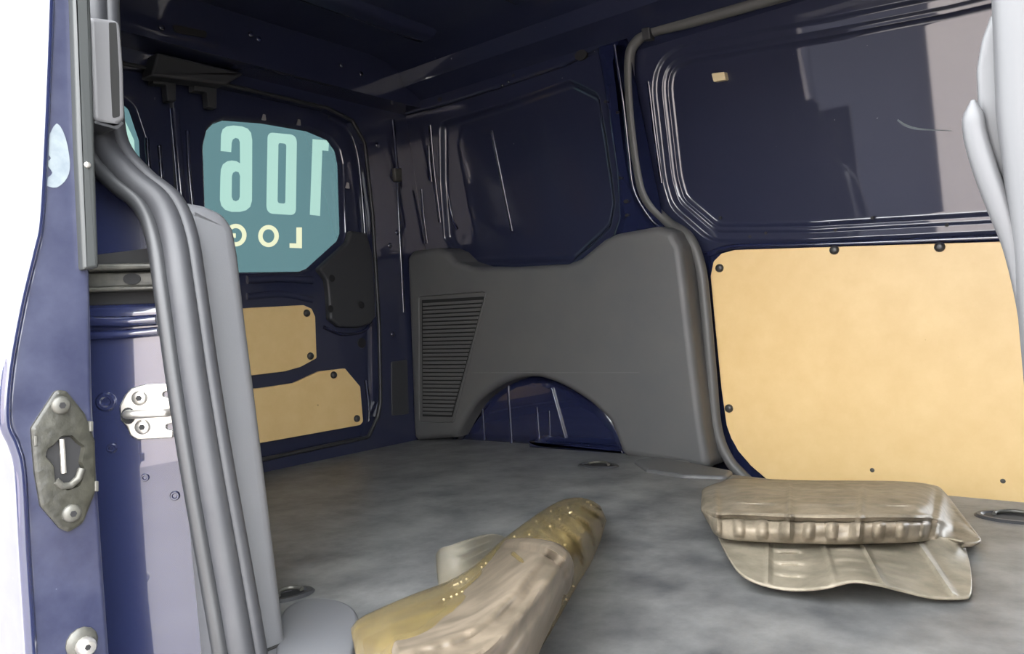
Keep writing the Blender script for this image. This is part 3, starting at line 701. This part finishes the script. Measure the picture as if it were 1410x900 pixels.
# ---------------------------------------------------------------- near front pillar at the right
FB = Fr((0, -1.40, 0), (1, 0, 0), (0, 0, 1), (0, -1, 0))
bp = empty('pillar_trim', (1.9, -1.38, -.2), 'pale grey plastic pillar trim at the front edge of the doorway', 'pillar trim')
pan = FB.px([(1343, 95), (1350, 55), (1362, 22), (1378, 0), (1384, -30), (1480, -30), (1480, 960), (1456, 960), (1436, 600), (1416, 480), (1400, 370), (1380, 270), (1356, 190), (1345, 140)])
adopt(bp, slab('pillar_panel', FB, [tuple(p) for p in pan], 0, .003, 'pale_plastic', base=-.06, n=4))
FB2 = FB.up(.003)
adopt(bp, tube('edge_bead', [FB2.P(c) for c in cat([Vector(p) for p in FB2.px([(1340, 138), (1342, 180), (1356, 230), (1376, 285), (1396, 340), (1412, 420), (1424, 520)])], 5)], .0042, 'pale_plastic', n=10, radf=lambda t: min(1, .25+t*9)*(.8+.4*math.sin(PI*min(1, t+.15)))))
adopt(bp, tube('upright', [FB2.P(c) for c in FB2.px([(1397, -40), (1404, 150), (1426, 330), (1450, 600)])], .009, 'pale_plastic', n=12))

# ---------------------------------------------------------------- tie-down eyes in the floor
def eye(q, rx, ry, ang, label):
    p = onz(q, 0); o = empty('tie_down_eye', p, label, 'tie-down', 'tie-down eyes')
    f = Fr((p.x, p.y, .0), (math.cos(ang), math.sin(ang), 0), (-math.sin(ang), math.cos(ang), 0), (0, 0, 1))
    bm = bmesh.new(); profile_shape(bm, f, disc_pts((0, 0), rx, ry, 24), [(0, .0005), (.004, .004), (.010, .004), (.014, -.001)], back=-.004)
    adopt(o, finish('bezel', bm, 'trim_dark'))
    adopt(o, slab('pocket', f, disc_pts((0, 0), rx-.015, ry-.012, 20), .0015, 0, 'black_hole', base=-.002))
    adopt(o, tube('ring', [f.P((rx*.5*math.cos(a), ry*.62*math.sin(a)), .004+.002*math.sin(a)) for a in [PI*k/10 for k in range(11)]], .0035, 'steel_dark', n=8))
    return o
eye((824, 641), .055, .034, 0.1, 'tie-down eye in the floor near the wheel arch')
eye((1398, 713), .060, .04, 0.0, 'tie-down eye in the floor beside the stacked mats')
eye((400, 819), .036, .026, 1.4, 'tie-down eye in the floor by the doorway trim')

# ---------------------------------------------------------------- plastic mats
def sheet(name, A, B, zf, ns, nt, m, parent, thick=.003, warp=None):
    a = resample(cat(A, 6), ns); b = resample(cat(B, 6), ns); bm = bmesh.new(); g = []
    for i in range(ns+1):
        row = []
        for j in range(nt+1):
            s_, t_ = i/ns, j/nt; q = a[i].lerp(b[i], t_)
            if warp: q = q + Vector(warp(s_, t_))
            row.append(bm.verts.new(onz(q, zf(s_, t_))))
        g.append(row)
    for i in range(ns):
        for j in range(nt): bm.faces.new((g[i][j], g[i+1][j], g[i+1][j+1], g[i][j+1]))
    o = finish(name, bm, m, smooth=60, wn=False); adopt(parent, o)
    k = o.modifiers.new('thick', 'SOLIDIFY'); k.thickness = thick; k.offset = 0
    return o
from mathutils import noise as _nz
def nz(s, t, a, b): return _nz.noise(Vector((s*a, t*b, 3.7)))
def sm(x, a, b):
    k = min(1, max(0, (x-a)/(b-a))); return k*k*(3-2*k)
def gs_(x, c, w_): return math.exp(-((x-c)/w_)**2)
def box_(x, a, b, e=.01): return 1/(1+math.exp(-(x-a)/e)) * 1/(1+math.exp((x-b)/e))

ml = empty('floor_mat', onz((1170, 790), 0), 'tan plastic car mat lying underneath, its wavy front edge curling up', 'mat')
def zl(s, t):
    edge = .030*gs_(s, .5, .16)*t + .018*gs_(s, .1, .15)*t
    rb = .004*(gs_(s, .22, .008)+gs_(s, .43, .008)+gs_(s, .58, .008)+gs_(s, .80, .01))
    slats = .003*max(0, math.sin(t*PI*9))*(box_(s, .25, .34) + .7*box_(s, .46, .55) + .5*box_(s, .6, .7))*box_(t, .15, .85)
    return .006 + edge + rb*box_(t, .05, .95) + slats + .022*(1-t)**2
sheet('mat_sheet', [(985, 725), (1030, 735), (1140, 738), (1280, 738), (1326, 745)], [(990, 740), (1000, 762), (1020, 790), (1050, 805), (1090, 812), (1133, 810), (1173, 801), (1207, 805), (1240, 813), (1283, 823), (1325, 824), (1337, 818), (1337, 787), (1329, 752)], zl, 150, 36, 'plastic_tan', ml)
mu = empty('floor_mat', onz((1150, 715), 0), 'dirty brown moulded plastic car mat lying on top, humped and cracked', 'mat')
def zu(s, t):
    hump = .062*math.sin(PI*min(1, max(0, t*.80+.08)))**.8*(math.sin(PI*min(1, max(0, s*.86+.07))))**.35*(1-.85*sm(s, .74, .90))
    rb = .005*(gs_(s, .10, .010)+gs_(s, .34, .008)+gs_(s, .57, .009)-gs_(s, .80, .012)+gs_(s, .83, .012))*box_(t, .06, .97, .02)
    crease = .006*gs_(t, .57, .03)*box_(s, .08, .82, .02) - .004*gs_(t, .66, .02)*box_(s, .08, .8, .02)
    bars = .004*max(0, math.sin(s*PI*26))*box_(t, .66, .93)*box_(s, .12, .8)
    fine = .0028*max(0, math.sin(t*PI*22))*box_(t, .1, .45)*(box_(s, .16, .31)+box_(s, .38, .54)+box_(s, .62, .74))
    return .010 + hump + rb + crease + bars + fine + .004*nz(s, t, 9, 5)*box_(t, .08, .94, .03)
sheet('mat_sheet', [(966, 700), (967, 684), (970, 673), (990, 665), (1017, 659), (1107, 662), (1230, 663), (1283, 668), (1300, 678), (1322, 706), (1345, 736)], [(967, 703), (978, 722), (990, 738), (1027, 744), (1140, 748), (1240, 746), (1290, 744), (1316, 752), (1338, 752), (1349, 747), (1349, 741)], zu, 200, 48, 'plastic_brown', mu)

mc = empty('rolled_mat', onz((650, 850), 0), 'yellowed plastic car mat rolled over into a ribbed hump on the floor', 'mat')
def zc(s, t):
    h = (.135 - .03*s)*math.sin(PI*min(1, t*.9+.06))**.85
    rib = .016*max(0, math.sin((s*17 - 1.6*math.sin(t*2.2))*2*PI))*box_(s, .60, 1.0, .02)*box_(t, .1, .95, .03)
    hem = .006*gs_(t, .08, .02) + .004*gs_(t, .17, .02)
    return .012 + h*min(1, (1-s)*6+.35)*min(1, s*5+.25) + rib + hem
A = [(484, 866), (500, 850), (560, 823), (640, 790), (700, 738), (760, 696), (790, 686), (812, 689), (826, 697)]
B = [(497, 925), (560, 985), (690, 975), (735, 905), (768, 850), (795, 802), (812, 775), (825, 745), (834, 716)]
sheet('mat_sheet', A, B, zc, 150, 44, 'plastic_yellow', mc)
def zc2(s, t):
    h = (.145 - .022*s)*math.sin(PI*min(1, t*.86+.10))**.85
    folds = (.012*gs_(t-.10*s, .27, .06) + .009*gs_(t-.16*s, .45, .05) + .006*gs_(t-.08*s, .68, .05))*box_(s, .22, .93, .08)
    folds += .007*gs_(s, .975, .012) - .005*gs_(s, .94, .012)
    tail = .005*nz(s, t, 12, 8)*(1-sm(s, .15, .45)) + .003*nz(s, t, 10, 7)
    return .020 + h*min(1, s*4+.3) + (folds + tail)*box_(t, .03, .97, .02)
mb = sheet('folded_flap', [(500, 882), (545, 860), (620, 822), (665, 785), (697, 744)], [(510, 940), (600, 985), (700, 965), (752, 872), (784, 808)], zc2, 150, 80, 'plastic_dirty', mc,
      warp=lambda s, t: (34*math.sin(PI*t)**.8*s**2, -22*math.sin(PI*t)**.8*s**2))
# studs on the roll
bm = bmesh.new()
a_s = resample(cat(A, 6), 150); b_s = resample(cat(B, 6), 150)
for i in range(34):
    s_ = random.uniform(.35, .99); t_ = random.choice([.05, .12, .2, random.uniform(.2, .98)]);
    if s_ < .68: t_ = random.choice([.04, .11])
    k = int(s_*150); q = a_s[k].lerp(b_s[k], t_); z = zc(s_, t_)+.002
    bmesh.ops.create_icosphere(bm, subdivisions=1, radius=.0016, matrix=Matrix.Translation(onz(q, z)))
adopt(mc, tag(finish('stud', bm, 'amber', smooth=60, wn=False), kind='stuff'))
# clear offcut behind it
ck = empty('clear_mat_corner', onz((650, 770), 0), 'small clear plastic mat corner standing behind the rolled mat', 'mat')
def zk_(s, t): return .004 + .05*(1-t)*math.sin(PI*s)**.4 + .003*max(0, math.sin(t*PI*8))*box_(s, .3, .7)
sheet('mat_sheet', [(601, 764), (608, 755), (630, 748), (670, 736), (690, 737), (700, 745)], [(604, 806), (625, 800), (650, 790), (680, 770), (700, 752), (704, 748)], zk_, 40, 24, 'plastic_clear', ck)
